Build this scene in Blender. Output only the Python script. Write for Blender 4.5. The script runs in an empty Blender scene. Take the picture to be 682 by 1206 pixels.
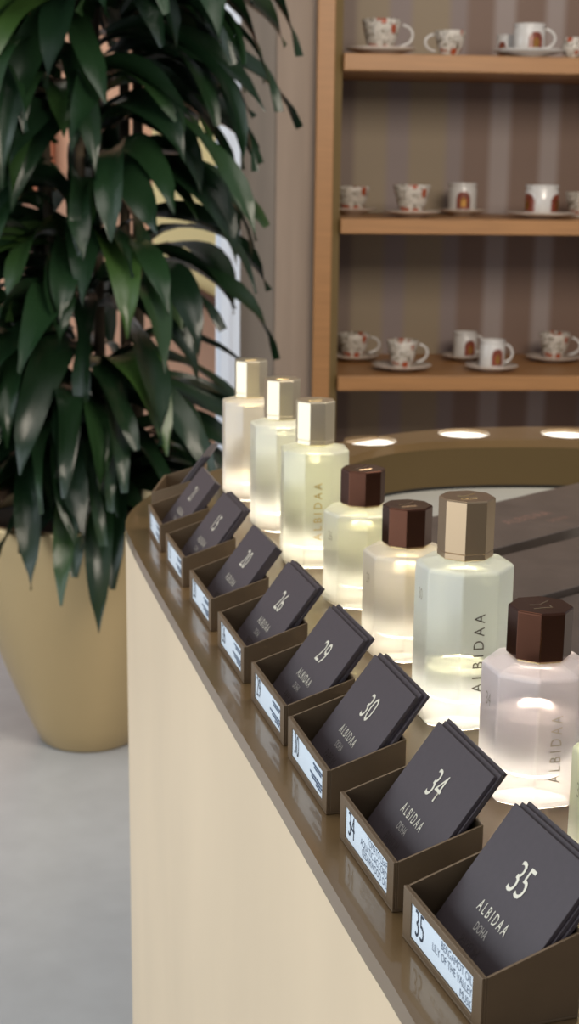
import bpy, bmesh, math, random
from mathutils import Vector, Matrix, noise
C = bpy.context.scene
COL = C.collection
R = math.radians
random.seed(7)

# ------------------------------------------------------------------ camera
F, PITCH, ROLL, CAMZ = 1726.12, R(13.41462), R(-0.68658), 0.33407
cp, sp, cr, sr = math.cos(PITCH), math.sin(PITCH), math.cos(ROLL), math.sin(ROLL)
v_right, v_down, v_fwd = Vector((1, 0, 0)), Vector((0, -sp, -cp)), Vector((0, cp, -sp))
row_r = v_right * cr + v_down * sr
row_d = v_down * cr - v_right * sr
camd = bpy.data.cameras.new('camera')
cam = bpy.data.objects.new('camera', camd); COL.objects.link(cam)
M = Matrix((( row_r.x, -row_d.x, -v_fwd.x, 0),
            ( row_r.y, -row_d.y, -v_fwd.y, 0),
            ( row_r.z, -row_d.z, -v_fwd.z, CAMZ),
            (0, 0, 0, 1)))
cam.matrix_world = M
camd.sensor_fit = 'VERTICAL'; camd.sensor_height = 8.0
camd.lens = F / 1206 * 8.0
camd.clip_start = .02; camd.clip_end = 60
camd.dof.use_dof = True
camd.dof.focus_distance = 0.72
camd.dof.aperture_fstop = camd.lens / 2.5
C.camera = cam

def ray(px, py, Y):
    """point seen at (px,py) of the 682x1206 frame, on the plane y=Y"""
    d = row_r * ((px - 341) / F) + row_d * ((py - 603) / F) + v_fwd
    return Vector((0, 0, CAMZ)) + d * (Y / d.y)

# ------------------------------------------------------------------ light
C.view_settings.view_transform = 'Standard'
C.view_settings.look = 'None'
C.view_settings.gamma = 1
C.view_settings.exposure = 0.0
C.view_settings.use_curve_mapping = False
w = bpy.data.worlds.new('world'); C.world = w; w.use_nodes = True
w.node_tree.nodes['Background'].inputs[0].default_value = (.86, .90, 1.0, 1)
w.node_tree.nodes['Background'].inputs[1].default_value = .40

def area(name, loc, target, sx, sy, power, col):
    l = bpy.data.lights.new(name, 'AREA'); l.shape = 'RECTANGLE'; l.size = sx; l.size_y = sy
    l.energy = power; l.color = col
    o = bpy.data.objects.new(name, l); COL.objects.link(o); o.location = loc
    o.rotation_euler = (Vector(target) - Vector(loc)).to_track_quat('-Z', 'Y').to_euler()
    return o
area('window_light', (-2.7, 0.2, .38), (0, .9, .2), 6.0, 2.5, 98, (.86, .93, 1.0))
area('ceiling_light', (-.2, 1.2, 2.2), (0, 1.4, 0), 1.6, 1.6, 22, (1.0, .93, .84))
area('shelf_fill', (.9, 1.2, 1.15), (.5, 4.3, .15), 1.1, .7, 41, (1.0, .88, .74))  # added fill from the front, brightens the shelf interior; not a real fixture

area('far_room_fill', (-1.3, 4.7, 1.9), (-.5, 5.6, .2), .8, .5, 16, (1.0, .93, .80))  # invented fill that lifts the wall and cream panel behind the plant

C.cycles.use_denoising = True
C.cycles.max_bounces = 10
C.cycles.transparent_max_bounces = 16
C.cycles.transmission_bounces = 8
C.cycles.caustics_reflective = False
C.cycles.caustics_refractive = False
C.cycles.sample_clamp_indirect = 4

# ------------------------------------------------------------------ materials
def srgb(r, g, b):
    f = lambda c: (c / 255) / 12.92 if c / 255 <= .04045 else ((c / 255 + .055) / 1.055) ** 2.4
    return (f(r), f(g), f(b), 1)

def mat(name, col, rough=.5, metal=0, noise_amt=0, noise_scale=20, stretch=(1, 1, 1), spec=.5, coat=0, bump=0, coat_rough=.05):
    m = bpy.data.materials.new(name); m.use_nodes = True
    nt = m.node_tree; b = nt.nodes['Principled BSDF']
    b.inputs['Base Color'].default_value = col
    b.inputs['Roughness'].default_value = rough
    b.inputs['Metallic'].default_value = metal
    b.inputs['Specular IOR Level'].default_value = spec
    b.inputs['Coat Weight'].default_value = coat
    b.inputs['Coat Roughness'].default_value = coat_rough
    if noise_amt or bump:
        tc = nt.nodes.new('ShaderNodeTexCoord'); mp = nt.nodes.new('ShaderNodeMapping')
        mp.inputs['Scale'].default_value = stretch
        nz = nt.nodes.new('ShaderNodeTexNoise'); nz.inputs['Scale'].default_value = noise_scale
        nz.inputs['Detail'].default_value = 4
        nt.links.new(tc.outputs['Object'], mp.inputs[0]); nt.links.new(mp.outputs[0], nz.inputs[0])
        if noise_amt:
            rp = nt.nodes.new('ShaderNodeValToRGB')
            rp.color_ramp.elements[0].position = .3; rp.color_ramp.elements[1].position = .7
            rp.color_ramp.elements[0].color = tuple(c * (1 - noise_amt) for c in col[:3]) + (1,)
            rp.color_ramp.elements[1].color = tuple(min(1, c * (1 + noise_amt)) for c in col[:3]) + (1,)
            nt.links.new(nz.outputs[0], rp.inputs[0]); nt.links.new(rp.outputs[0], b.inputs['Base Color'])
        if bump:
            bp = nt.nodes.new('ShaderNodeBump'); bp.inputs['Strength'].default_value = bump
            bp.inputs['Distance'].default_value = .002
            nt.links.new(nz.outputs[0], bp.inputs['Height']); nt.links.new(bp.outputs[0], b.inputs['Normal'])
    return m

BRONZE = mat('bronze_ledge', srgb(132, 107, 72), .30, .45, .06, 9, spec=.6, coat=.8, coat_rough=.06)
BRONZE_W = mat('bronze_well', srgb(88, 72, 42), .5, .3, .05, 6)
BOXM = mat('bronze_box', srgb(113, 94, 71), .42, .35, .05, 60)
CARD = mat('card_stock', srgb(64, 56, 59), .48, 0, .05, 300, spec=.55)
CARD_EDGE = CARD
INK_SILVER = mat('silver_foil', srgb(225, 220, 200), .35, .25)
INK_GREY = mat('grey_foil', srgb(176, 170, 160), .4, .2)
INK_DARK = mat('dark_gloss_print', srgb(84, 76, 76), .2, 0)
LABEL = mat('label_paper', srgb(226, 238, 246), .35, 0)
LINK = mat('label_ink', srgb(34, 46, 62), .5)
LINK2 = mat('label_ink_light', srgb(70, 88, 112), .5)
BIRCH = mat('birch_panel', srgb(222, 199, 164), .42, 0, .05, 5, (1.4, 1.4, .5), coat=.15)
CAP_BROWN = mat('dark_bronze_cap', srgb(84, 52, 37), .17, .85, .08, 40)
CAP_GOLD = mat('champagne_cap', srgb(220, 206, 178), .32, .95)
CAP_COPPER = mat('copper_gold_cap', srgb(176, 152, 122), .30, .95)
COLLAR = mat('gold_collar', srgb(214, 190, 140), .22, .9)
GIFT = mat('dark_gift_box', srgb(73, 65, 60), .34, .1, .14, 26, (1, 1, 1), bump=.25)
GIFT_PRINT = mat('gift_box_print', srgb(128, 100, 90), .3, .2)
GREYFLOOR = mat('grey_well_lining', srgb(140, 140, 134), .5, 0, .03, 30)
DARK = mat('dark_gap', srgb(18, 15, 12), .8)
WOOD = mat('oak_shelf', srgb(160, 114, 68), .45, 0, .10, 6, (1, 6, 14))
WOOD_D = mat('oak_shelf_top', srgb(132, 98, 66), .5, 0, .08, 8, (1, 8, 8))
JAMB = mat('olive_jamb', srgb(116, 96, 58), .6, 0, .05, 6)
PORC = mat('white_porcelain', srgb(206, 202, 196), .15, 0, coat=.4)
POT = mat('champagne_planter', srgb(196, 172, 128), .30, .62, .02, 4)
SOIL = mat('soil', srgb(30, 24, 18), .9, 0, .3, 40, bump=.8)
STEM = mat('cane', srgb(60, 50, 34), .8, 0, .3, 30)
TRIM = mat('white_trim', srgb(228, 236, 248), .5)
FLOORM = mat('polished_concrete', srgb(186, 188, 188), .34, 0, .05, 14, bump=.05)
GAP_SHADE = mat('gap_shade_black', srgb(14, 13, 12), .5)  # near-black for the painted shade under the well wall

def stripes_mat():
    m = bpy.data.materials.new('striped_back_panel'); m.use_nodes = True
    nt = m.node_tree; b = nt.nodes['Principled BSDF']; b.inputs['Roughness'].default_value = .55
    tc = nt.nodes.new('ShaderNodeTexCoord'); sx = nt.nodes.new('ShaderNodeSeparateXYZ')
    nt.links.new(tc.outputs['Object'], sx.inputs[0])
    mr = nt.nodes.new('ShaderNodeMapRange'); mr.inputs[1].default_value = 0; mr.inputs[2].default_value = 1.0
    nt.links.new(sx.outputs['X'], mr.inputs[0])
    cr_ = nt.nodes.new('ShaderNodeValToRGB'); nt.links.new(mr.outputs[0], cr_.inputs[0])
    el = cr_.color_ramp
    base, dk, mv = srgb(150, 134, 110), srgb(122, 104, 92), srgb(142, 128, 124)
    lm, br = srgb(160, 147, 142), srgb(128, 104, 90)
    seq = [(0, base), (.085, base), (.105, dk), (.15, dk), (.17, base), (.245, base), (.265, mv), (.31, mv),
           (.33, base), (.42, base), (.44, mv), (.47, mv), (.49, br), (.55, br), (.57, lm), (.61, lm),
           (.63, br), (.70, br), (.72, lm), (.755, lm), (.775, br), (.86, br), (.88, mv), (.92, mv), (.94, br), (1, br)]
    while len(el.elements) < len(seq): el.elements.new(.5)
    for e, (p, c) in zip(el.elements, seq): e.position = p
    for e, (p, c) in zip(el.elements, seq): e.color = c
    nt.links.new(cr_.outputs[0], b.inputs['Base Color'])
    return m
STRIPES = stripes_mat()

def leaf_mat():
    m = bpy.data.materials.new('glossy_leaf'); m.use_nodes = True
    nt = m.node_tree; b = nt.nodes['Principled BSDF']
    b.inputs['Roughness'].default_value = .26; b.inputs['Specular IOR Level'].default_value = .45
    at = nt.nodes.new('ShaderNodeAttribute'); at.attribute_name = 'leafuv'
    sx = nt.nodes.new('ShaderNodeSeparateXYZ'); nt.links.new(at.outputs['Vector'], sx.inputs[0])
    # x: across 0..1, y: per leaf random
    rp = nt.nodes.new('ShaderNodeValToRGB'); nt.links.new(sx.outputs['Y'], rp.inputs[0])
    rp.color_ramp.elements[0].color = srgb(17, 34, 20); rp.color_ramp.elements[1].color = srgb(52, 76, 34)
    e = rp.color_ramp.elements.new(.6); e.color = srgb(28, 50, 28)
    wv = nt.nodes.new('ShaderNodeMath'); wv.operation = 'SINE'
    ml = nt.nodes.new('ShaderNodeMath'); ml.operation = 'MULTIPLY'; ml.inputs[1].default_value = 110
    nt.links.new(sx.outputs['X'], ml.inputs[0]); nt.links.new(ml.outputs[0], wv.inputs[0])
    bp = nt.nodes.new('ShaderNodeBump'); bp.inputs['Strength'].default_value = .12; bp.inputs['Distance'].default_value = .001
    nt.links.new(wv.outputs[0], bp.inputs['Height']); nt.links.new(bp.outputs[0], b.inputs['Normal'])
    nt.links.new(rp.outputs[0], b.inputs['Base Color'])
    return m
LEAF = leaf_mat()

def glass_mat(name, tint, transp, transl, rough=.3, glossy=.12, diff=.3):
    """frosted glass: some light straight through, most of it scattered, a soft sheen"""
    m = bpy.data.materials.new(name); m.use_nodes = True
    nt = m.node_tree; nt.nodes.clear()
    out = nt.nodes.new('ShaderNodeOutputMaterial')
    tr = nt.nodes.new('ShaderNodeBsdfTransparent'); tr.inputs[0].default_value = tint
    tl = nt.nodes.new('ShaderNodeBsdfTranslucent'); tl.inputs[0].default_value = tint
    df = nt.nodes.new('ShaderNodeBsdfDiffuse'); df.inputs[0].default_value = tint
    gl = nt.nodes.new('ShaderNodeBsdfGlossy'); gl.inputs['Roughness'].default_value = rough
    gl.inputs[0].default_value = (1, 1, 1, 1)
    m1 = nt.nodes.new('ShaderNodeMixShader'); m1.inputs[0].default_value = transl
    nt.links.new(tr.outputs[0], m1.inputs[1])
    m0 = nt.nodes.new('ShaderNodeMixShader'); m0.inputs[0].default_value = diff
    nt.links.new(tl.outputs[0], m0.inputs[1]); nt.links.new(df.outputs[0], m0.inputs[2])
    nt.links.new(m0.outputs[0], m1.inputs[2])
    fr = nt.nodes.new('ShaderNodeFresnel'); fr.inputs[0].default_value = 1.45
    mx = nt.nodes.new('ShaderNodeMath'); mx.operation = 'MULTIPLY_ADD'; mx.inputs[1].default_value = .8; mx.inputs[2].default_value = glossy * .3
    nt.links.new(fr.outputs[0], mx.inputs[0])
    m2 = nt.nodes.new('ShaderNodeMixShader'); nt.links.new(mx.outputs[0], m2.inputs[0])
    nt.links.new(m1.outputs[0], m2.inputs[1]); nt.links.new(gl.outputs[0], m2.inputs[2])
    nt.links.new(m2.outputs[0], out.inputs[0])
    return m

def emit_mat(name, col, s):
    m = bpy.data.materials.new(name); m.use_nodes = True
    nt = m.node_tree; nt.nodes.clear()
    out = nt.nodes.new('ShaderNodeOutputMaterial'); e = nt.nodes.new('ShaderNodeEmission')
    e.inputs[0].default_value = col; e.inputs[1].default_value = s
    nt.links.new(e.outputs[0], out.inputs[0]); return m
LAMP = emit_mat('lit_acrylic', (1.0, .90, .74, 1), 13.0)
LAMP_FAR = emit_mat('lit_acrylic_open', (1.0, .94, .82, 1), 2.0)

# ------------------------------------------------------------------ helpers
def link(name, me, m, parent=None, loc=None, smooth=False):
    o = bpy.data.objects.new(name, me); COL.objects.link(o)
    if m is not None and not me.materials: me.materials.append(m)
    if parent is not None: o.parent = parent
    if loc is not None: o.location = loc
    if smooth:
        for p in me.polygons: p.use_smooth = True
    return o

def obj(name, bm, m, parent=None, loc=None, smooth=False):
    bmesh.ops.recalc_face_normals(bm, faces=bm.faces)
    me = bpy.data.meshes.new(name); bm.to_mesh(me); bm.free()
    return link(name, me, m, parent, loc, smooth)

def tag(o, label, cat, group=None):
    o['label'] = label; o['category'] = cat
    if group: o['group'] = group
    return o

def thing(name, label, cat, loc=(0, 0, 0), rz=0, group=None):
    o = bpy.data.objects.new(name, None); COL.objects.link(o)
    o.location = loc; o.rotation_euler = (0, 0, rz); o.empty_display_size = .02
    return tag(o, label, cat, group)

def struct(o):
    o['kind'] = 'structure'; return o

def box(bm, x0, x1, y0, y1, z0, z1):
    vs = [bm.verts.new(p) for p in ((x0,y0,z0),(x1,y0,z0),(x1,y1,z0),(x0,y1,z0),(x0,y0,z1),(x1,y0,z1),(x1,y1,z1),(x0,y1,z1))]
    for f in ((0,3,2,1),(4,5,6,7),(0,1,5,4),(1,2,6,5),(2,3,7,6),(3,0,4,7)): bm.faces.new([vs[i] for i in f])
    return vs

def hexa(bm, pts):
    vs = [bm.verts.new(p) for p in pts]
    for f in ((0,3,2,1),(4,5,6,7),(0,1,5,4),(1,2,6,5),(2,3,7,6),(3,0,4,7)): bm.faces.new([vs[i] for i in f])

def bevel(o, wd, seg=2, ang=R(40)):
    b = o.modifiers.new('bevel', 'BEVEL'); b.width = wd; b.segments = seg; b.limit_method = 'ANGLE'; b.angle_limit = ang
    return o

def rings(bm, prof, n, phase=0, close_top=True, close_bot=True):
    """prof: list of (r,z); n-gon rings"""
    rr = []
    for r, z in prof:
        rr.append([bm.verts.new((r * math.cos(phase + 2*math.pi*k/n), r * math.sin(phase + 2*math.pi*k/n), z)) for k in range(n)])
    for a, b in zip(rr, rr[1:]):
        for k in range(n):
            bm.faces.new((a[k], a[(k+1) % n], b[(k+1) % n], b[k]))
    if close_bot: bm.faces.new(list(reversed(rr[0])))
    if close_top: bm.faces.new(rr[-1])
    return rr

def lathe(name, prof, m, parent=None, loc=None, n=48, closed=False):
    bm = bmesh.new(); rings(bm, prof, n, 0, closed, closed)
    return obj(name, bm, m, parent, loc, True)

def tube(bm, pts, rad, n=8):
    prev = None; rr = []
    for i, p in enumerate(pts):
        p = Vector(p)
        t = (Vector(pts[min(i+1, len(pts)-1)]) - Vector(pts[max(i-1, 0)])).normalized()
        a = t.orthogonal() if prev is None else (prev - t * prev.dot(t))
        a.normalize(); prev = a; b = t.cross(a)
        rd = rad[i] if isinstance(rad, (list, tuple)) else rad
        rr.append([bm.verts.new(p + a * rd * math.cos(2*math.pi*k/n) + b * rd * math.sin(2*math.pi*k/n)) for k in range(n)])
    for a, b in zip(rr, rr[1:]):
        for k in range(n): bm.faces.new((a[k], a[(k+1) % n], b[(k+1) % n], b[k]))
    bm.faces.new(list(reversed(rr[0]))); bm.faces.new(rr[-1])

DG = None
def text(name, body, m, parent, origin, xd, yd, size, xs=1.0, align='LEFT', spacing=1.0, off=0, line=1.0, depth=.00012):
    """flat printed letters: origin, reading direction xd, up direction yd in the parent's space"""
    cu = bpy.data.curves.new(name, 'FONT'); cu.body = body; cu.size = size
    cu.align_x = align; cu.align_y = 'CENTER'; cu.space_character = spacing; cu.offset = off; cu.space_line = line
    cu.extrude = 0; cu.resolution_u = 3
    t = bpy.data.objects.new(name, cu); COL.objects.link(t)
    dg = bpy.context.evaluated_depsgraph_get()
    me = bpy.data.meshes.new_from_object(t.evaluated_get(dg))
    bpy.data.objects.remove(t); bpy.data.curves.remove(cu)
    xd = Vector(xd).normalized(); yd = Vector(yd).normalized(); nd = xd.cross(yd); og = Vector(origin)
    for v in me.vertices:
        x, y, _ = v.co
        v.co = og + xd * (x * xs) + yd * y + nd * depth
    me.materials.clear()
    return link(name, me, m, parent)

def catmull(pts, per=8, closed=True):
    out = []; n = len(pts)
    for i in range(n if closed else n - 1):
        p0, p1, p2, p3 = [Vector(pts[j % n] if closed else pts[min(max(j, 0), n-1)]) for j in (i-1, i, i+1, i+2)]
        for k in range(per):
            t = k / per
            out.append(.5 * ((2*p1) + (p2-p0)*t + (2*p0-5*p1+4*p2-p3)*t*t + (-p0+3*p1-3*p2+p3)*t**3))
    if not closed: out.append(Vector(pts[-1]))
    return out

# ------------------------------------------------------------------ room
FZ = -0.9
bm = bmesh.new(); box(bm, -4, 4, -1.2, 6.4, FZ - .05, FZ)
struct(obj('floor', bm, FLOORM))

# striped niche wall around the shelf: a grey-brown boarded wall left of it
def board_mat(name, col):
    return mat(name, col, .6, 0, .10, 3, (9, 9, .7))
WB1 = board_mat('grey_boards', srgb(120, 110, 100)); WB2 = board_mat('warm_boards', srgb(146, 128, 112))
xa, xb, xc = ray(283, 200, 3.95).x, ray(325, 200, 3.95).x, ray(376, 200, 3.95).x
bm = bmesh.new(); box(bm, xa, xb - .0005, 3.95, 4.5, FZ, 1.9)
o = struct(obj('wall_back', bm, WB1)); bevel(o, .003)
bm = bmesh.new(); box(bm, xb - .0005, xc, 3.945, 4.5, FZ, 1.9)
o = struct(obj('wall_back', bm, WB2)); bevel(o, .003)
bm = bmesh.new(); box(bm, xc + .9, 4, 3.95, 4.5, FZ, 1.9)
struct(obj('wall_right', bm, WB2))
x0, x1 = ray(254, 200, 3.93).x, ray(283, 200, 3.93).x
bm = bmesh.new(); box(bm, x0, x1, 3.93, 4.1, FZ, 1.9); box(bm, x0 + .012, x1 - .03, 3.92, 3.93, FZ, 1.9)
struct(obj('trim_1', bm, TRIM))

# the room beyond, seen through the plant
PINK = mat('terracotta_wall', srgb(214, 168, 140), .7, 0, .08, 5)
CREAM = mat('cream_panel', srgb(246, 226, 166), .6, 0, .04, 6)
RAILM = mat('brown_rail', srgb(96, 64, 50), .5, 0, .05, 10)
bm = bmesh.new(); box(bm, -3.6, .1, 5.6, 5.7, FZ, 2.2)
struct(obj('wall_far', bm, PINK))
a, b_ = ray(180, 306, 5.5), ray(262, 356, 5.5)
top = 2.1
bm = bmesh.new()
hexa(bm, [(a.x, 5.52, a.z), (b_.x, 5.52, b_.z), (b_.x, 5.58, b_.z), (a.x, 5.58, a.z),
          (a.x, 5.52, top), (b_.x, 5.52, top), (b_.x, 5.58, top), (a.x, 5.58, top)])
tag(obj('wall_panel', bm, CREAM), 'cream lit wall panel behind the plant, cut off below by the sloping brown rail', 'wall panel')
bm = bmesh.new()
for off, hh, yy in ((0, .058, 5.46),):
    hexa(bm, [(a.x - .02, yy, a.z - hh), (b_.x, yy, b_.z - hh), (b_.x, 5.515, b_.z - hh), (a.x - .02, 5.515, a.z - hh),
              (a.x - .02, yy, a.z + .004), (b_.x, yy, b_.z + .004), (b_.x, 5.515, b_.z + .004), (a.x - .02, 5.515, a.z + .004)])
bevel(tag(obj('sloping_rail', bm, RAILM), 'dark brown rail sloping down under the cream panel behind the plant', 'rail'), .006)
a2 = ray(-6, 402, 5.5); b2 = ray(44, 388, 5.5)
bm = bmesh.new(); box(bm, a2.x - .3, b2.x, 5.50, 5.6, a2.z, b2.z)
bevel(tag(obj('wall_shelf', bm, CREAM), 'narrow cream ledge on the terracotta wall seen at the left through the leaves', 'shelf'), .006)
TERRA = mat('terracotta_panel', srgb(178, 108, 78), .7, 0, .08, 5)
a3 = ray(-20, 236, 5.5); b3 = ray(60, 168, 5.5)
bm = bmesh.new(); box(bm, a3.x - .3, b3.x, 5.54, 5.6, a3.z, b3.z + .1)
bevel(tag(obj('wall_panel', bm, TERRA), 'darker terracotta panel on the wall at the far left behind the plant', 'wall panel'), .006)

# ------------------------------------------------------------------ shelf unit
SY = 3.9
pL = ray(372, 200, SY).x; pM = ray(392.5, 200, SY).x; pR = ray(403, 200, SY).x
SYAW = R(5.0)
BY = .50
unit = thing('shelf_unit', 'oak display shelving with striped back, standing at the wall behind the counter', 'shelving', (pL, SY, FZ), SYAW)
ZT = 1.9 - FZ
WU = 1.02
bm = bmesh.new(); box(bm, 0, pM - pL, 0, .03, 0, ZT); bevel(obj('side_post', bm, WOOD, unit), .002)
bm = bmesh.new()
hexa(bm, [(pM-pL+.0005, .012, 0), (pR-pL, .03, 0), (pR-pL, BY, 0), (pM-pL+.0005, BY, 0), (pM-pL+.0005, .012, ZT), (pR-pL, .03, ZT), (pR-pL, BY, ZT), (pM-pL+.0005, BY, ZT)])
obj('side_panel', bm, JAMB, unit)
bm = bmesh.new(); box(bm, WU, WU + .045, 0, BY, 0, ZT); bevel(obj('side_post', bm, WOOD, unit), .002)
bm = bmesh.new(); box(bm, pR - pL, WU, BY - .02, BY, 0, ZT); obj('back_panel', bm, STRIPES, unit)
shelf_tops = []
for px, py, pb in ((405, 62, 82.5), (402, 257.5, 275.5), (399, 443.7, 461), (399, 640, 657)):
    zt = ray(px, py, SY).z - FZ; zb = ray(px, pb, SY).z - FZ
    shelf_tops.append(zt + FZ)
    bm = bmesh.new(); box(bm, pR - pL + .0005, WU, .004, BY - .0205, zb, zt)
    s = obj('shelf_board', bm, WOOD, unit); bevel(s, .002)

# ------------------------------------------------------------------ crockery
def floral_mat():
    m = bpy.data.materials.new('floral_porcelain'); m.use_nodes = True
    nt = m.node_tree; b = nt.nodes['Principled BSDF']; b.inputs['Roughness'].default_value = .18
    tc = nt.nodes.new('ShaderNodeTexCoord')
    vo = nt.nodes.new('ShaderNodeTexVoronoi'); vo.inputs['Scale'].default_value = 34
    nt.links.new(tc.outputs['Object'], vo.inputs['Vector'])
    r1 = nt.nodes.new('ShaderNodeValToRGB'); r1.color_ramp.elements[0].position = .28; r1.color_ramp.elements[1].position = .34
    r1.color_ramp.elements[0].color = (1, 1, 1, 1); r1.color_ramp.elements[1].color = (0, 0, 0, 1)
    nt.links.new(vo.outputs['Distance'], r1.inputs[0])
    wv = nt.nodes.new('ShaderNodeTexNoise'); wv.inputs['Scale'].default_value = 46; wv.inputs['Detail'].default_value = 1; wv.inputs['Distortion'].default_value = 1.6
    nt.links.new(tc.outputs['Object'], wv.inputs['Vector'])
    r2 = nt.nodes.new('ShaderNodeValToRGB'); e = r2.color_ramp.elements
    e[0].position = .0; e[0].color = (0, 0, 0, 1); e[1].position = 1; e[1].color = (0, 0, 0, 1)
    for p, c in ((.50, 0), (.53, 1), (.58, 1), (.61, 0)):
        n_ = e.new(p); n_.color = (c, c, c, 1)
    nt.links.new(wv.outputs[0], r2.inputs[0])
    m1 = nt.nodes.new('ShaderNodeMix'); m1.data_type = 'RGBA'
    m1.inputs[6].default_value = srgb(204, 196, 184); m1.inputs[7].default_value = srgb(104, 92, 74)
    nt.links.new(r2.outputs[0], m1.inputs[0])
    m2 = nt.nodes.new('ShaderNodeMix'); m2.data_type = 'RGBA'; m2.inputs[7].default_value = srgb(158, 74, 44)
    nt.links.new(m1.outputs[2], m2.inputs[6]); nt.links.new(r1.outputs[0], m2.inputs[0])
    nt.links.new(m2.outputs[2], b.inputs['Base Color'])
    return m
FLORAL = floral_mat()
EMBLEM = mat('rust_emblem', srgb(122, 58, 40), .3, 0, .35, 90)
EMB_GOLD = mat('gold_emblem', srgb(170, 124, 58), .25, .7, .2, 60)
NAVY = mat('blue_rim', srgb(90, 100, 120), .3)
SAUCER = mat('saucer_porcelain', srgb(206, 192, 178), .2, 0)

def saucer(p, r, label, m=SAUCER):
    prof = [(.0001, .0), (r*.45, .0), (r*.47, .004), (r*.75, .009), (r, .0165), (r*.995, .0185), (r*.72, .0125), (r*.40, .0085), (.0001, .0085)]
    o = lathe('saucer', prof, m, None, p, 48)
    return tag(o, label, 'saucer', 'saucers on the display shelves')

def cup(p, r, h, kind, handle, label, rz=0, cat='cup', lift=.0087, group='cups on the display shelves'):
    t = thing({'floral': 'teacup', 'mug': 'coffee_cup', 'bowl': 'sugar_bowl'}[kind], label, cat, (p.x, p.y, p.z + lift), 0, group)
    if kind == 'floral':
        prof = [(.0001, .0), (r*.62, 0), (r*.60, .006), (r*.70, h*.22), (r*.86, h*.55), (r*.97, h*.86), (r, h), (r*.96, h), (r*.82, h*.55), (r*.62, h*.18), (.0001, h*.12)]
        m = FLORAL
    elif kind == 'mug':
        prof = [(.0001, 0), (r*.9, 0), (r*.96, h*.05), (r*.96, h*.80), (r*.90, h*.86), (r*.92, h*.93), (r, h), (r*.95, h), (r*.86, h*.85), (r*.88, h*.1), (.0001, h*.08)]
        m = PORC
    else:
        prof = [(.0001, 0), (r*.55, 0), (r*.55, h*.08), (r*.9, h*.3), (r, h*.6), (r*.85, h*.9), (r*.8, h), (r*.76, h), (r*.9, h*.55), (.0001, h*.15)]
        m = FLORAL
    lathe('body', prof, m, t)
    if handle is not None:
        bm = bmesh.new(); pts = []
        ca, sa = math.cos(handle), math.sin(handle)
        for k in range(13):
            q = -R(82) + R(164) * k / 12
            rad = r * .93 + math.cos(q) * r * .72 + (.12 * r if kind == 'floral' else 0) * (k / 12) - r*.08
            zz = h * .52 + math.sin(q) * h * .33
            pts.append((rad * ca, rad * sa, zz))
        tube(bm, pts, .0036)
        obj('handle', bm, PORC, t, None, True)
    if kind == 'mug':
        for ea in rz if isinstance(rz, (list, tuple)) else [rz]:
            bm = bmesh.new(); cols = []
            n = 9; wdt = .60 if isinstance(rz, (list, tuple)) else .50
            for i in range(n):
                q = (i / (n-1) - .5) * 2
                zt = h * (.50 + .22 * math.sqrt(max(0, 1 - q*q)))
                ang = ea + q * wdt
                cols.append([bm.verts.new((r*.968*math.cos(ang), r*.968*math.sin(ang), z)) for z in (h*.12, h*.3, zt)])
            for a_, c_ in zip(cols, cols[1:]):
                for j in range(2): bm.faces.new((a_[j], c_[j], c_[j+1], a_[j+1]))
            obj('emblem', bm, EMBLEM, t, None, True)
            bm = bmesh.new()
            g = [bm.verts.new((r*.985*math.cos(ea + dx), r*.985*math.sin(ea + dx), h*zz)) for dx, zz in ((-.16, .2), (.16, .2), (.2, .42), (0, .55), (-.2, .42))]
            bm.faces.new(g); obj('gilding', bm, EMB_GOLD, t)
    return t

def on(px, level, Y):
    q = ray(px, 200, Y); return Vector((q.x, Y, shelf_tops[level]))
S0, S1_, S2_ = 0, 1, 2
def wpx(n, Y): return n / F * Y
# top shelf
p = on(445, 0, 4.00); saucer(p, wpx(38.5, 4.08), 'saucer under the floral teacup at the left end of the top shelf')
cup(p, wpx(22, 4.0), wpx(35, 4.0), 'floral', R(5), 'floral teacup on a saucer, leftmost on the top shelf')
p = on(525, 0, 4.00)
cup(p, wpx(17.5, 4.05), wpx(27, 4.05), 'floral', R(190), 'small floral cup standing without a saucer on the top shelf', lift=.0002)
p = on(616, 0, 4.00); saucer(p, wpx(40, 4.08), 'wide saucer under the gilded white cup on the top shelf', PORC)
cup(p, wpx(18.5, 4.0), wpx(32, 4.0), 'mug', R(0), 'white cup with gold emblem and round handle on the top shelf', R(-72))
p = on(589, 0, 4.10)
cup(p, wpx(10, 4.2), wpx(26, 4.2), 'mug', None, 'narrow white cup half hidden left of the gilded cup on the top shelf', R(-120), lift=.0002)
p = on(667, 0, 4.02); cup(p, wpx(12, 4.12), wpx(22, 4.12), 'bowl', None, 'small grey patterned bowl right of the gilded cup on the top shelf', cat='bowl', lift=.0002)
p = on(692, 0, 4.02); cup(p, wpx(12, 4.12), wpx(28, 4.12), 'mug', None, 'white cup cut by the right frame edge on the top shelf', R(-90), lift=.0002)
# middle shelf
p = on(416, 1, 4.24); saucer(p, wpx(28, 4.24), 'shaded saucer half behind the post on the middle shelf')
cup(p, wpx(20, 4.24), wpx(28, 4.24), 'floral', R(150), 'shaded floral teacup half hidden by the post on the middle shelf')
p = on(486, 1, 4.07); saucer(p, wpx(34, 4.07), 'saucer under the bright floral teacup on the middle shelf')
cup(p, wpx(21.5, 4.07), wpx(33, 4.07), 'floral', R(95), 'bright floral teacup second from the left on the middle shelf')
p = on(546, 1, 4.26); saucer(p, wpx(28, 4.26), 'dim saucer under the straight cup set back on the middle shelf')
cup(p, wpx(17, 4.26), wpx(33, 4.26), 'mug', R(120), 'straight cup with rust arch facing front, set back on the middle shelf', R(-92))
p = on(640, 1, 4.08); saucer(p, wpx(41, 4.08), 'wide saucer under the two arch white cup on the middle shelf')
cup(p, wpx(20, 4.08), wpx(34, 4.08), 'mug', R(95), 'straight white cup with an arch on either side on the middle shelf', [R(-158), R(-32)])
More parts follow.
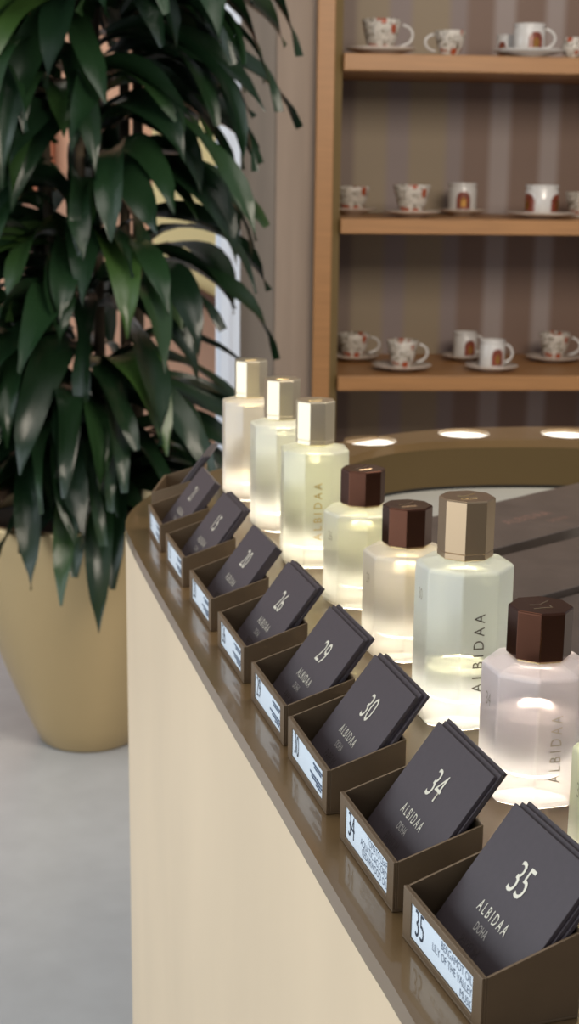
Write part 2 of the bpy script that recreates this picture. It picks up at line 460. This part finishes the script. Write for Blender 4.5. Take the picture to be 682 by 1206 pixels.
p = on(686, 1, 4.25); cup(p, wpx(18, 4.25), wpx(28, 4.25), 'floral', None, 'floral cup cut by the right frame edge on the middle shelf', lift=.0002)
# lower shelf
p = on(421, 2, 4.24); saucer(p, wpx(30, 4.24), 'shaded saucer at the left end of the lowest shelf in view')
cup(p, wpx(19, 4.24), wpx(28, 4.24), 'floral', R(8), 'shaded floral teacup set back beside the post on the lowest shelf')
p = on(480, 2, 4.04); saucer(p, wpx(35, 4.04), 'bright saucer at the front of the lowest shelf, under a flared cup')
cup(p, wpx(18.5, 4.04), wpx(32, 4.04), 'floral', R(5), 'flared floral teacup with handle right, front left of the lowest shelf')
p = on(556, 2, 4.27); saucer(p, wpx(27, 4.27), 'dim saucer set back behind the white cup on the lowest shelf')
cup(p, wpx(14.5, 4.27), wpx(30, 4.27), 'mug', R(10), 'straight cup with rust arch set back in shade on the lowest shelf', R(-70))
p = on(589, 2, 4.05); saucer(p, wpx(31, 4.05), 'white saucer at the front middle of the lowest shelf')
cup(p, wpx(15.5, 4.05), wpx(33, 4.05), 'mug', R(5), 'white cup with rust arch and round handle, front middle of the lowest shelf', R(-70))
p = on(664, 2, 4.27); saucer(p, wpx(33, 4.27), 'saucer near the right frame edge on the lowest shelf')
cup(p, wpx(18.5, 4.27), wpx(30, 4.27), 'floral', R(-20), 'floral teacup near the right frame edge on the lowest shelf')

# ------------------------------------------------------------------ counter
outer = [(.051,.529),(.035,.588),(.022,.637),(-.003,.734),(-.0205,.800),(-.040,.873),(-.060,.95),(-.090,1.068),(-.1045,1.125),(-.129,1.223),(-.1435,1.285),
         (-.1545,1.34),(-.156,1.385),(-.151,1.43),(-.138,1.485),(-.105,1.56),(-.055,1.64),(.02,1.73),(.10,1.81),(.18,1.865),(.27,1.893),(.379,1.902),
         (.55,1.885),(.72,1.82),(.88,1.69),(.98,1.5),(1.03,1.25),(1.03,.95),(.99,.6),(.90,.28),(.76,.04),(.58,-.10),(.38,-.12),(.23,-.03),(.145,.16),(.098,.34)]
inner = [(.225,.576),(.171,.781),(.117,.997),(.080,1.15),(.050,1.29),(.030,1.40),(.022,1.50),(.035,1.60),(.068,1.68),(.112,1.743),(.165,1.781),(.231,1.801),(.30,1.808),(.361,1.806),
         (.50,1.79),(.65,1.735),(.79,1.62),(.87,1.46),(.92,1.23),(.92,.95),(.88,.63),(.80,.35),(.68,.15),(.54,.03),(.40,.01),(.31,.10),(.265,.30)]
outerS = catmull([Vector((x, y, 0)) for x, y in outer], 9)
innerS = catmull([Vector((x, y, 0)) for x, y in inner], 12)

BS = 1.031
# bottles: x, y, height class, rotation of the front edge in degrees
bottles = [
    dict(n='35', x=.1615, y=.6290, tall=False, rot=4,  level=.045, cap=CAP_BROWN, tint=srgb(250, 250, 238), liq=srgb(226, 228, 182)),
    dict(n='34', x=.1307*BS, y=.7270*BS, tall=False, rot=3,  level=.0452, cap=CAP_BROWN, tint=srgb(252, 248, 250), liq=srgb(196, 188, 188)),
    dict(n='30', x=.1037*BS, y=.8343*BS, tall=True, rot=0,  level=.0325, cap=CAP_COPPER, tint=srgb(248, 251, 250), liq=srgb(222, 219, 194)),
    dict(n='29', x=.0789*BS, y=.9534*BS, tall=False, rot=0,  level=.060, cap=CAP_BROWN, tint=srgb(252, 249, 240), liq=srgb(204, 194, 172)),
    dict(n='26', x=.0546*BS, y=1.0713*BS, tall=False, rot=8,  level=.060, cap=CAP_BROWN, tint=srgb(251, 251, 240), liq=srgb(212, 209, 180)),
    dict(n='20', x=.0203*BS, y=1.1850*BS, tall=True, rot=-15,  level=.089, cap=CAP_GOLD, tint=srgb(251, 251, 240), liq=srgb(214, 215, 190)),
    dict(n='15', x=-.0077*BS, y=1.3037*BS, tall=True, rot=-9,  level=.089, cap=CAP_GOLD, tint=srgb(252, 251, 245), liq=srgb(206, 208, 188)),
    dict(n='21', x=-.0394*BS, y=1.4292*BS, tall=True, rot=-15,  level=.0246, cap=CAP_GOLD, tint=srgb(251, 248, 242), liq=srgb(214, 200, 160)),
]
holes_far = [((.0990, 1.789), .034), ((.2215, 1.8475), .034), ((.3545, 1.855), .034), ((.49, 1.84), .034), ((.62, 1.80), .034)]

counter = thing('display_counter', 'oval display counter, pale birch sides and bronze top with lit octagonal openings', 'counter')
def ring_plate(name, out, inn, holes, z, th, m):
    cu = bpy.data.curves.new(name, 'CURVE'); cu.dimensions = '2D'; cu.fill_mode = 'BOTH'; cu.extrude = th / 2
    def add(pts):
        s = cu.splines.new('POLY'); s.points.add(len(pts) - 1); s.use_cyclic_u = True
        for q, pnt in zip(s.points, pts): q.co = (pnt[0], pnt[1], 0, 1)
    add(out)
    if inn: add(inn)
    for h in holes: add(h)
    t = bpy.data.objects.new(name, cu); COL.objects.link(t)
    me = bpy.data.meshes.new_from_object(t.evaluated_get(bpy.context.evaluated_depsgraph_get()))
    bpy.data.objects.remove(t); bpy.data.curves.remove(cu)
    for v in me.vertices: v.co.z += z - th / 2
    me.materials.clear()
    return link(name, me, m, counter)
def octa(x, y, r, az, n=8): return [(x + r*math.cos(az + 2*math.pi*k/n), y + r*math.sin(az + 2*math.pi*k/n)) for k in range(n)]
def vaz(b): return math.atan2(-b['y'], -b['x']) + R(b['rot'])
hls = [octa(b['x'], b['y'], .0262, vaz(b)) for b in bottles] + [octa(x, y, r, R(-95), 10) for (x, y), r in holes_far]
top = ring_plate('bronze_top', outerS, innerS, hls, 0, .0102, BRONZE)
top['label'] = 'brown bronze ledge plate with a row of octagonal cut-outs'
# inner wall (bronze) and wooden outer wall
def wall(name, pts, z0, z1, th, m, inward):
    bm = bmesh.new(); n = len(pts); a = []
    for i in range(n):
        p = pts[i]; t = (pts[(i+1) % n] - pts[i-1]).normalized(); nr = Vector((t.y, -t.x, 0)) * inward * th
        a.append([bm.verts.new((p.x, p.y, z0)), bm.verts.new((p.x, p.y, z1)), bm.verts.new((p.x+nr.x, p.y+nr.y, z1)), bm.verts.new((p.x+nr.x, p.y+nr.y, z0))])
    for i in range(n):
        A, B = a[i], a[(i+1) % n]
        for j in range(4): bm.faces.new((A[j], B[j], B[(j+1) % 4], A[(j+1) % 4]))
    return obj(name, bm, m, counter, None, False)
wall('birch_side', outerS, FZ, -.0103, .018, BIRCH, 1)
wall('well_wall', innerS, -.058, -.0103, .003, BRONZE_W, -1)
wall('shadow_gap', innerS, -.0625, -.0581, .001, GAP_SHADE, -1)  # black strip painting the shade in the gap at the wall's foot
# well lining
bm = bmesh.new(); bm.faces.new([bm.verts.new((p.x, p.y, -.062)) for p in innerS])
g = bmesh.ops.extrude_face_region(bm, geom=bm.faces[:]); bmesh.ops.translate(bm, verts=[v for v in g['geom'] if isinstance(v, bmesh.types.BMVert)], vec=(0, 0, -.01))
obj('well_floor', bm, GREYFLOOR, counter)
def lightpanel(x, y, r, az, m, z, n=8):
    bm = bmesh.new(); vs = [(px, py) for px, py in octa(x, y, r, az, n)]
    a = [bm.verts.new((px, py, z)) for px, py in vs]; b = [bm.verts.new((px, py, z - .003)) for px, py in vs]
    bm.faces.new(a); bm.faces.new(list(reversed(b)))
    for k in range(n): bm.faces.new((a[k], a[(k+1) % n], b[(k+1) % n], b[k]))
    o = obj('light_panel', bm, m, counter); return o
for b in bottles:
    lightpanel(b['x'], b['y'], .0268, vaz(b), LAMP, -.0104)
    l = bpy.data.lights.new('ledge_lamp', 'AREA'); l.shape = 'DISK'; l.size = .046; l.spread = R(75)
    l.energy = .17 if b['tall'] else .125; l.color = (1.0, .91, .76)
    o = bpy.data.objects.new('ledge_lamp', l); COL.objects.link(o); o.location = (b['x'], b['y'], -.0098); o.rotation_euler = (math.pi, 0, 0)
for (x, y), r in holes_far: lightpanel(x, y, r * 1.0 - .0002, R(-95), LAMP_FAR, -.0045, 10)

# ------------------------------------------------------------------ gift boxes in the well
def gift(pts, z0, z1, label, printed=False):
    """pts: plan of the lid, near-left, near-right, far-right, far-left"""
    o3 = Vector((pts[0][0], pts[0][1], z0))
    t = thing('gift_box', label, 'box', o3, 0, 'dark boxes lying in the counter well')
    loc = [Vector((x, y, 0)) - Vector((o3.x, o3.y, 0)) for x, y in pts]
    bm = bmesh.new(); h = z1 - z0
    hexa(bm, [(p.x, p.y, 0) for p in loc] + [(p.x, p.y, h * .3) for p in loc])
    bevel(obj('tray', bm, mat('box_tray', srgb(96, 74, 78), .4), t), .0006)
    cen = sum(loc, Vector()) / 4
    bm = bmesh.new()
    q = [cen + (p - cen) * 1.006 for p in loc]
    hexa(bm, [(p.x, p.y, h * .3 + .0012) for p in q] + [(p.x, p.y, h) for p in q])
    lid = bevel(obj('lid', bm, GIFT, t), .0007)
    if printed:
        xd = (loc[1] - loc[0]).normalized(); yd = Vector((-xd.y, xd.x, 0))
        for (fx, fy), body, sz in (((.42, .46), 'ALBIDAA', .020), ((.47, .26), 'DOHA', .012)):
            og = loc[0] + (loc[1] - loc[0]) * fx + (loc[3] - loc[0]) * fy
            text('embossed_print', body, GIFT_PRINT, t, og + Vector((0, 0, h)), yd * -1 if False else xd, yd, sz, .8, 'CENTER', 1.2)
    return t
def quad(c0, ang, L, W):
    """near-left corner, direction of the near edge, length, width"""
    d = Vector((math.cos(ang), math.sin(ang), 0)); n_ = Vector((-math.sin(ang), math.cos(ang), 0)); c0 = Vector((c0[0], c0[1], 0))
    return [(q.x, q.y) for q in (c0, c0 + d*L, c0 + d*L + n_*W, c0 + n_*W)]
WZ = -.0619
gift(quad((.168, 1.352), R(43.5), .41, .128), WZ, -.030, 'large dark box with faint embossed mark, farthest in the well', True)
gift(quad((.165, 1.176), R(41.0), .32, .111), WZ, -.030, 'plain dark box in the well, between the copper capped bottle and the embossed box')
gift(quad((.236, 1.075), R(41.0), .28, .120), WZ, -.036, 'dark box nearest in the well, seen right of the large brown cap')

# ------------------------------------------------------------------ tester trays and cards
trays = [
    dict(n=None, x=-.1326, y=1.3715, a=86.0),
    dict(n='21', x=-.1127, y=1.2417, a=102.94),
    dict(n='15', x=-.0851, y=1.1343, a=104.81),
    dict(n='20', x=-.0564, y=1.0206, a=105.04),
    dict(n='26', x=-.0290, y=.9124, a=105.09),
    dict(n='29', x=-.0020, y=.8065, a=105.27),
    dict(n='30', x=.0211, y=.7136, a=104.85),
    dict(n='34', x=.0492, y=.6107, a=105.84),
    dict(n='35', x=.0774, y=.5139, a=108.30),
]
TW, TD, TH, TB, TT = .080, .0435, .025, .0385, .0013
LBL = {'35': ['BERGAMOT OIL', 'LILY OF THE VALLEY', 'MUSK'], '34': ['TOMATO LEAF', 'AQUATIC ACCORD', 'CEDARWOOD OIL']}
# local frame of a tray: x = into the tray (away from the customer), y = along the ledge, z up
def tray_mesh():
    bm = bmesh.new()
    box(bm, 0, TD, 0, TW, 0, TT)                       # bottom
    fr = .0042                                         # front frame around the label window
    y0, y1, z0, z1 = .0085, TW - .0085, .0042, TH - .0040
    box(bm, 0, TT*.9, 0, y0, TT, TH); box(bm, 0, TT*.9, y1, TW, TT, TH)
    box(bm, 0, TT*.9, y0, y1, TT, z0); box(bm, 0, TT*.9, y0, y1, z1, TH)
    box(bm, TT*.9, TT*1.8, 0, TW, TT, TH)              # front panel behind the frame
    for ya, yb in ((0, TT), (TW - TT, TW)):            # sloping side panels
        hexa(bm, [(TT*1.8, ya, TT), (TD, ya, TT), (TD, yb, TT), (TT*1.8, yb, TT), (TT*1.8, ya, TH), (TD, ya, TB), (TD, yb, TB), (TT*1.8, yb, TH)])
    box(bm, TD - TT, TD, TT, TW - TT, TT, TB)          # back
    bmesh.ops.recalc_face_normals(bm, faces=bm.faces)
    me = bpy.data.meshes.new('tray'); bm.to_mesh(me); bm.free(); me.materials.append(BOXM)
    return me, (y0, y1, z0, z1)
TRAY, (LY0, LY1, LZ0, LZ1) = tray_mesh()
bm = bmesh.new(); box(bm, TT*.9 - .0005, TT*.9 - .0001, LY0 + .0002, LY1 - .0002, LZ0 + .0002, LZ1 - .0002)
LABME = bpy.data.meshes.new('label_insert'); bm.to_mesh(LABME); bm.free(); LABME.materials.append(LABEL)

CW, CH, CT = .070, .0735, .0021
def card_mesh(thick, wd=CW, hh=CH):
    bm = bmesh.new(); box(bm, 0, thick, 0, wd, (thick + .0001) * math.tan(R(36.8)), hh)
    bmesh.ops.recalc_face_normals(bm, faces=bm.faces)
    me = bpy.data.meshes.new('card'); bm.to_mesh(me); bm.free(); me.materials.append(CARD)
    return me
CARDME = card_mesh(CT - .00012); THICKME = card_mesh(.0066)
ordn = {'35': 'nearest', '34': 'second nearest', '30': 'third nearest', '29': 'fourth nearest', '26': 'fifth nearest', '20': 'sixth nearest', '15': 'third farthest', '21': 'second farthest'}
beside = {'35': 'at the right frame edge', '34': 'before the large brown cap', '30': 'before the copper gold cap', '29': 'beside the second brown cap', '26': 'beside the farthest brown cap',
          '20': 'below the nearest gold cap', '15': 'below the middle gold cap', '21': 'next to the turned tray'}
for ti, t_ in enumerate(trays):
    n, a = t_['n'], R(t_['a'])
    # local y -> along u (cos a, sin a); local x -> (sin a, -cos a): rotation of a-90deg
    lab = ('%s bronze tester tray, %s, holding cards numbered %s' % (ordn[n], beside[n], n)) if n else 'farthest bronze tester tray, turned with the curve beside the plant'
    tr = thing('tester_tray', lab, 'tray', (t_['x'], t_['y'], 0.0002), a - R(90), 'tester trays along the bronze ledge')
    f = link('tray_shell', TRAY, None, tr); bevel(f, .00025, 2)
    li = link('label_insert', LABME, None, tr); li['label'] = 'pale blue white label'
    xf = TT*.9 - .0006
    if n:
        yc = LY1 - .0035
        text('label_number', n, LINK, li, (xf, yc, (LZ0+LZ1)/2 + .0006), (0, -1, 0), (0, 0, 1), .0186, .58, 'LEFT', .95, -.0002)
        lines = LBL.get(n)
        if not lines:
            bmx = bmesh.new()
            for zz, ya, yb in ((.0135, 0, .020), (.0118, .002, .016), (.0068, .001, .024), (.0050, 0, .021), (.0032, .002, .012)):
                y_ = LY0 + .0015 + ya
                while y_ < LY0 + yb:
                    wd = random.uniform(.0022, .0042); box(bmx, xf - .0001, xf, y_, min(y_ + wd, LY0 + yb + .0015), LZ0 + zz - .0006, LZ0 + zz + .0006); y_ += wd + .0008
            obj('fine_print', bmx, LINK2, li)
        if lines:
            for k, s in enumerate(lines):
                text('label_text', s, LINK2 if k else LINK2, li, (xf, LY0 + .0012, LZ1 - .0034 - k*(.0053 if n == '35' else .0047)), (0, -1, 0), (0, 0, 1), .0055, .78, 'RIGHT', 1.0, -.00007)
    # cards
    random.seed(100 + ti)
    thick = n in ('20', '21')
    o1, lean, u0 = .0052, R(36.8), .0035
    cnt = 1 if thick else 3
    for k in range(cnt):
        ly = u0 + (0 if k == 0 else random.uniform(-.0016, .0014)); dz = 0 if k == 0 else random.uniform(.0001, .0012)
        if n == '35' and k: ly = u0 - .0008 * k; dz = .0005 * k
        loc = Vector((o1 + k * CT / math.cos(lean), ly, TT + .0003))
        # k-th card is shifted back along the tray floor
        sz = .00005
        W = Matrix.Translation(tr.location) @ Matrix.Rotation(a - R(90), 4, 'Z')
        if n:
            g = None if k == 0 else 'plain cards in the %s tray' % ordn[n]
            l_ = ('card printed %s fronting the %s tester tray, %s' % (n, ordn[n], beside[n])) if k == 0 else '%s card behind the printed one in the %s tray' % ('middle' if k == 1 else 'rearmost', ordn[n])
        else:
            g = 'cards in the farthest tray'; l_ = '%s card in the farthest tray, seen edge on against the leaves' % ('front dark', 'middle dark', 'rearmost dark')[k]
        o = link('tester_card', THICKME if thick else CARDME, None, None)
        o.matrix_world = W @ Matrix.Translation(loc + Vector((math.sin(lean) * dz, 0, math.cos(lean) * dz))) @ Matrix.Rotation(lean, 4, 'Y')
        tag(o, l_, 'card', g)
        bevel(o, .00018, 1)
        if k == 0 and n:
            fx = -.0001
            text('card_number', n, INK_SILVER, o, (fx, CW*.50, CH*.680), (0, -1, 0), (0, 0, 1), .0212, .68, 'CENTER', .95, -.0001)
            text('card_wordmark', 'ALBIDAA', INK_SILVER, o, (fx, CW*.52, CH*.42), (0, -1, 0), (0, 0, 1), .0077, .60, 'CENTER', 1.5)
            if n != '20': text('card_place', 'DOHA', INK_GREY, o, (fx, CW*.54, CH*.315), (0, -1, 0), (0, 0, 1), .0058, .62, 'CENTER', 1.0)
            text('card_lower_line', 'PARFUM', INK_DARK, o, (fx, CW*.55, CH*.20), (0, -1, 0), (0, 0, 1), .0072, .62, 'CENTER', 1.0)

# ------------------------------------------------------------------ bottles
CLEAR = glass_mat('clear_glass_foot', (.97, .97, .95, 1), 0, .06, .1, .1)
def clear(me, z):
    me.materials.append(CLEAR)
    for p in me.polygons:
        if max(me.vertices[v].co.z for v in p.vertices) < z and abs(p.normal.z) > .9: p.material_index = 1
def bottle(b):
    n, tall = b['n'], b['tall']
    r = .0300
    zsh, zcb, zct = (.0990, .1035, .1400) if tall else (.0735, .0788, .1060)
    rc = .0170 if tall else .0173
    kind = 'tall' if tall else 'short'
    desc = {'35': 'short frosted bottle 35 with creamy liquid, cut off by the right frame edge',
            '34': 'short frosted bottle 34 with wide brown cap, nearest whole bottle on the ledge',
            '30': 'tall frosted bottle 30 with copper gold cap, low liquid, between two brown caps',
            '29': 'short frosted bottle with brown cap just left of the tall copper capped bottle',
            '26': 'short frosted bottle with brown cap next to the gold capped bottles',
            '20': 'tall gold capped bottle nearest of the three gold caps',
            '15': 'tall gold capped bottle in the middle of the three gold caps',
            '21': 'tall gold capped bottle farthest back, beside the plant, nearly empty'}[n]
    t = thing('perfume_bottle', desc, 'perfume bottle', (b['x'], b['y'], .0001), vaz(b), 'frosted perfume bottles along the ledge')
    # outer glass: octagonal with bevelled foot and shoulder
    bm = bmesh.new()
    rings(bm, [(r - .0032, 0), (r, .0035), (r, zsh - .0012), (r - .0012, zsh + .0004), (.0195, zcb - .0022), (.0150, zcb - .0006)], 8)
    g = obj('glass_body', bm, glass_mat('frosted_glass', b['tint'], 0, .62, .28, .16, .45), t)
    clear(g.data, .004)
    bevel(g, .0009, 2, R(20))
    # inner cavity
    bm = bmesh.new()
    zi = .0155
    ri = r - .0062
    rings(bm, [(ri - .003, zi), (ri, zi + .003), (ri, zsh - .012), (ri - .003, zsh - .008), (.012, zsh - .004)], 32)
    cav = obj('inner_wall', bm, glass_mat('inner_glass', b['tint'], 0, .24, .35, .06, .4), t, None, True)
    clear(cav.data, zi + .0035)
    bm = bmesh.new()
    rings(bm, [(ri - .0036, zi + .0004), (ri - .0006, zi + .0034), (ri - .0006, b['level'] - .0006), (ri - .0018, b['level'])], 32)
    liq = obj('perfume_liquid', bm, glass_mat('perfume', b['liq'], 0, .46, .1, .3, .35), t, None, True)
    clear(liq.data, zi + .0038)
    bm = bmesh.new()
    rings(bm, [(ri - .0014, b['level'] + .0001), (ri - .0003, b['level'] + .0003), (ri - .0003, b['level'] + .0011), (ri - .0016, b['level'] + .0005)], 32, 0, False, False)
    obj('liquid_rim_highlight', bm, glass_mat('liquid_rim_highlight', (1, .98, .93, 1), 0, .9, .2, .1), liq, None, True)  # white ring paints the bright edge of light at the liquid surface
    if not tall:
        bm = bmesh.new(); rings(bm, [(.0158, zcb - .0028), (.0158, zcb + .0003)], 8)
        obj('collar', bm, COLLAR, t)
    # cap
    bm = bmesh.new()
    if tall:
        rings(bm, [(rc*.985, zcb), (rc, zcb + .0004), (rc, zcb + .0036), (rc*.975, zcb + .0039), (rc*.975, zcb + .0041), (rc, zcb + .0044), (rc, zct - .0009), (rc*.965, zct)], 8)
    else:
        rings(bm, [(rc*.97, zcb), (rc, zcb + .0006), (rc, zct - .0009), (rc*.965, zct)], 8)
    c = obj('cap', bm, b['cap'], t); bevel(c, .00035, 2, R(25))
    # engraved strokes on top of the cap
    bm = bmesh.new()
    va = 0
    for pts in (((-.0075, .004, 0), (-.003, .0012, 0), (.001, -.001, 0), (.002, -.006, 0)), ((.004, .006, 0), (.006, .001, 0), (.0085, -.004, 0)), ((.0035, .0055, 0), (.0008, .0045, 0))):
        tube(bm, [(x, y, zct + .0001) for x, y, _ in pts], .0003, 5)
    e = obj('engraving', bm, CAP_COPPER if b['cap'] is CAP_BROWN else COLLAR, c)
    # lettering on the facets: vertices at 0,45,... ; facets at +22.5 etc.
    def facet(angd):
        an = R(angd); nrm = Vector((math.cos(an), math.sin(an), 0)); tg = Vector((-math.sin(an), math.cos(an), 0))
        return nrm * (r * math.cos(R(22.5)) + .0001), tg
    ink = {'30': mat('grey_lettering', srgb(92, 84, 76), .4), '20': mat('gold_lettering', srgb(196, 168, 100), .3, .5)}.get(n, mat('frost_lettering', srgb(196, 186, 170), .3, .2))
    c0, tg = facet(22.5)
    L = .072 if tall else .056
    text('brand_lettering', 'ALBIDAA', ink, t, c0 + Vector((0, 0, zsh * (.50 if tall else .47))), (0, 0, 1), -tg, .0098 if tall else .0092, .88 if tall else .72, 'CENTER', 1.55, 0)
    c1, tg1 = facet(-67.5)
    text('number_lettering', n, mat('number_ink', srgb(150, 146, 136), .3), t, c1 + Vector((0, 0, zsh - .0185)), tg1, (0, 0, 1), .0105, .62, 'CENTER', 1.0)
    return t
for b in bottles: bottle(b)

# ------------------------------------------------------------------ potted plant
PX, PY = -.435, 3.03
plant = thing('potted_plant', 'tall leafy green plant with drooping glossy leaves in a champagne gold planter', 'plant', (PX, PY, FZ))
RIM = -.373 - FZ
prof = [(.0001, 0), (.100, 0), (.108, .006), (.128, .05), (.152, .11), (.182, .19), (.214, .28), (.242, .37), (.262, .46), (.270, RIM - .01), (.269, RIM), (.262, RIM), (.258, RIM - .03), (.250, RIM - .06), (.0001, RIM - .06)]
lathe('planter', prof, POT, plant, None, 96)
bm = bmesh.new(); rings(bm, [(.0002, RIM - .045), (.245, RIM - .045)], 40, 0, False, False)
obj('soil', bm, SOIL, plant)
rnd = random.Random(11)
canes = []
for k in range(7):
    an = rnd.uniform(0, 2*math.pi); rr = rnd.uniform(.02, .11)
    canes.append((rr*math.cos(an), rr*math.sin(an), rnd.uniform(.9, 2.0)))
for cx, cy, h in canes:
    bm = bmesh.new(); tube(bm, [(cx, cy, RIM - .06), (cx*1.1, cy*1.1, RIM + .3), (cx*1.2, cy*1.15, RIM + h - .3)], [.014, .012, .009], 8)
    obj('cane', bm, STEM, plant, None, True)

def add_leaf(bm, uvl, base, az, L, wd, e0, e1, roll, tint, wave, sway=0):
    nseg, ncr = 12, 4
    p = Vector(base); rows = []
    for i in range(nseg + 1):
        t = i / nseg
        el = e0 + (e1 - e0) * (t ** .75)
        azi = az + sway * t
        d = Vector((math.cos(azi)*math.cos(el), math.sin(azi)*math.cos(el), math.sin(el)))
        side = Vector((-math.sin(azi), math.cos(azi), 0))
        up = side.cross(d) * -1
        side = side * math.cos(roll) + up * math.sin(roll); up2 = d.cross(side)
        wp = wd * (math.sin(math.pi * min(1, (t*.90 + .07)) ** .85) ** .75) * (1 if t < .8 else 1 - ((t - .8) / .2) ** 1.6 * .92)
        if t < .12: wp = max(wp * (t / .12) , wd * .28)
        row = []
        for j in range(ncr + 1):
            s = j / ncr * 2 - 1
            w_ = math.sin(t * 9 + wave + s * 1.3) * .010 * abs(s)
            v = bm.verts.new(p + side * (s * wp / 2) + up2 * (abs(s) * wp * .16 + w_))
            v[uvl] = Vector((s * .5 + .5, tint, t)); row.append(v)
        rows.append(row)
        p = p + d * (L / nseg)
    for a_, b_ in zip(rows, rows[1:]):
        for j in range(ncr): bm.faces.new((a_[j], a_[j+1], b_[j+1], b_[j]))
bm = bmesh.new(); uvl = bm.verts.layers.float_vector.new('leafuv')
N = 400
for k in range(N):
    z = RIM + .02 + 1.42 * (k + rnd.random()) / N
    az = rnd.uniform(0, 2*math.pi)
    if (1.10 < z < 1.32 or .80 < z < .97) and math.cos(az - R(5)) > .45 and rnd.random() < .72: continue
    if rnd.random() < .45: az = rnd.uniform(R(180), R(360))
    tier = .5 + .5*math.sin(z*9.5)             # loose tiers of rosettes
    ro = rnd.uniform(.02, .13)
    base = (ro*math.cos(az + rnd.uniform(-.6, .6)), ro*math.sin(az + rnd.uniform(-.6, .6)), z)
    L = rnd.uniform(.30, .46) * (.88 + .18*tier)
    add_leaf(bm, uvl, base, az, L, rnd.uniform(.052, .080), R(rnd.uniform(5, 62)), R(rnd.uniform(-95, -55)), rnd.uniform(-.8, .8),
             min(1, max(0, rnd.gauss(.4, .25))), rnd.uniform(0, 6), rnd.uniform(-.9, .9))
# long leaves reaching over to the right near the top, and two hanging over the rim
top_leaves = [((.10, -.05, 1.50), R(-5), .42, .05, R(35), R(-85), .2), ((.13, 0, 1.43), R(-14), .36, .045, R(10), R(-88), .1),
              ((.08, -.05, 1.22), R(-12), .40, .05, R(30), R(-86), .2), ((.1, -.02, 1.02), R(-4), .40, .05, R(22), R(-76), .2),
              ((.05, -.10, .62), R(-85), .40, .058, R(-5), R(-84), .0), ((-.16, -.10, .66), R(-100), .34, .062, R(0), R(-80), .1),
              ((-.10, -.10, .66), R(-80), .36, .055, R(0), R(-82), .3)]
for base, az, L, wd, e0, e1, ro in top_leaves:
    add_leaf(bm, uvl, base, az, L, wd, e0, e1, ro, .35, rnd.uniform(0, 6))
fo = obj('foliage', bm, LEAF, plant, None, True)
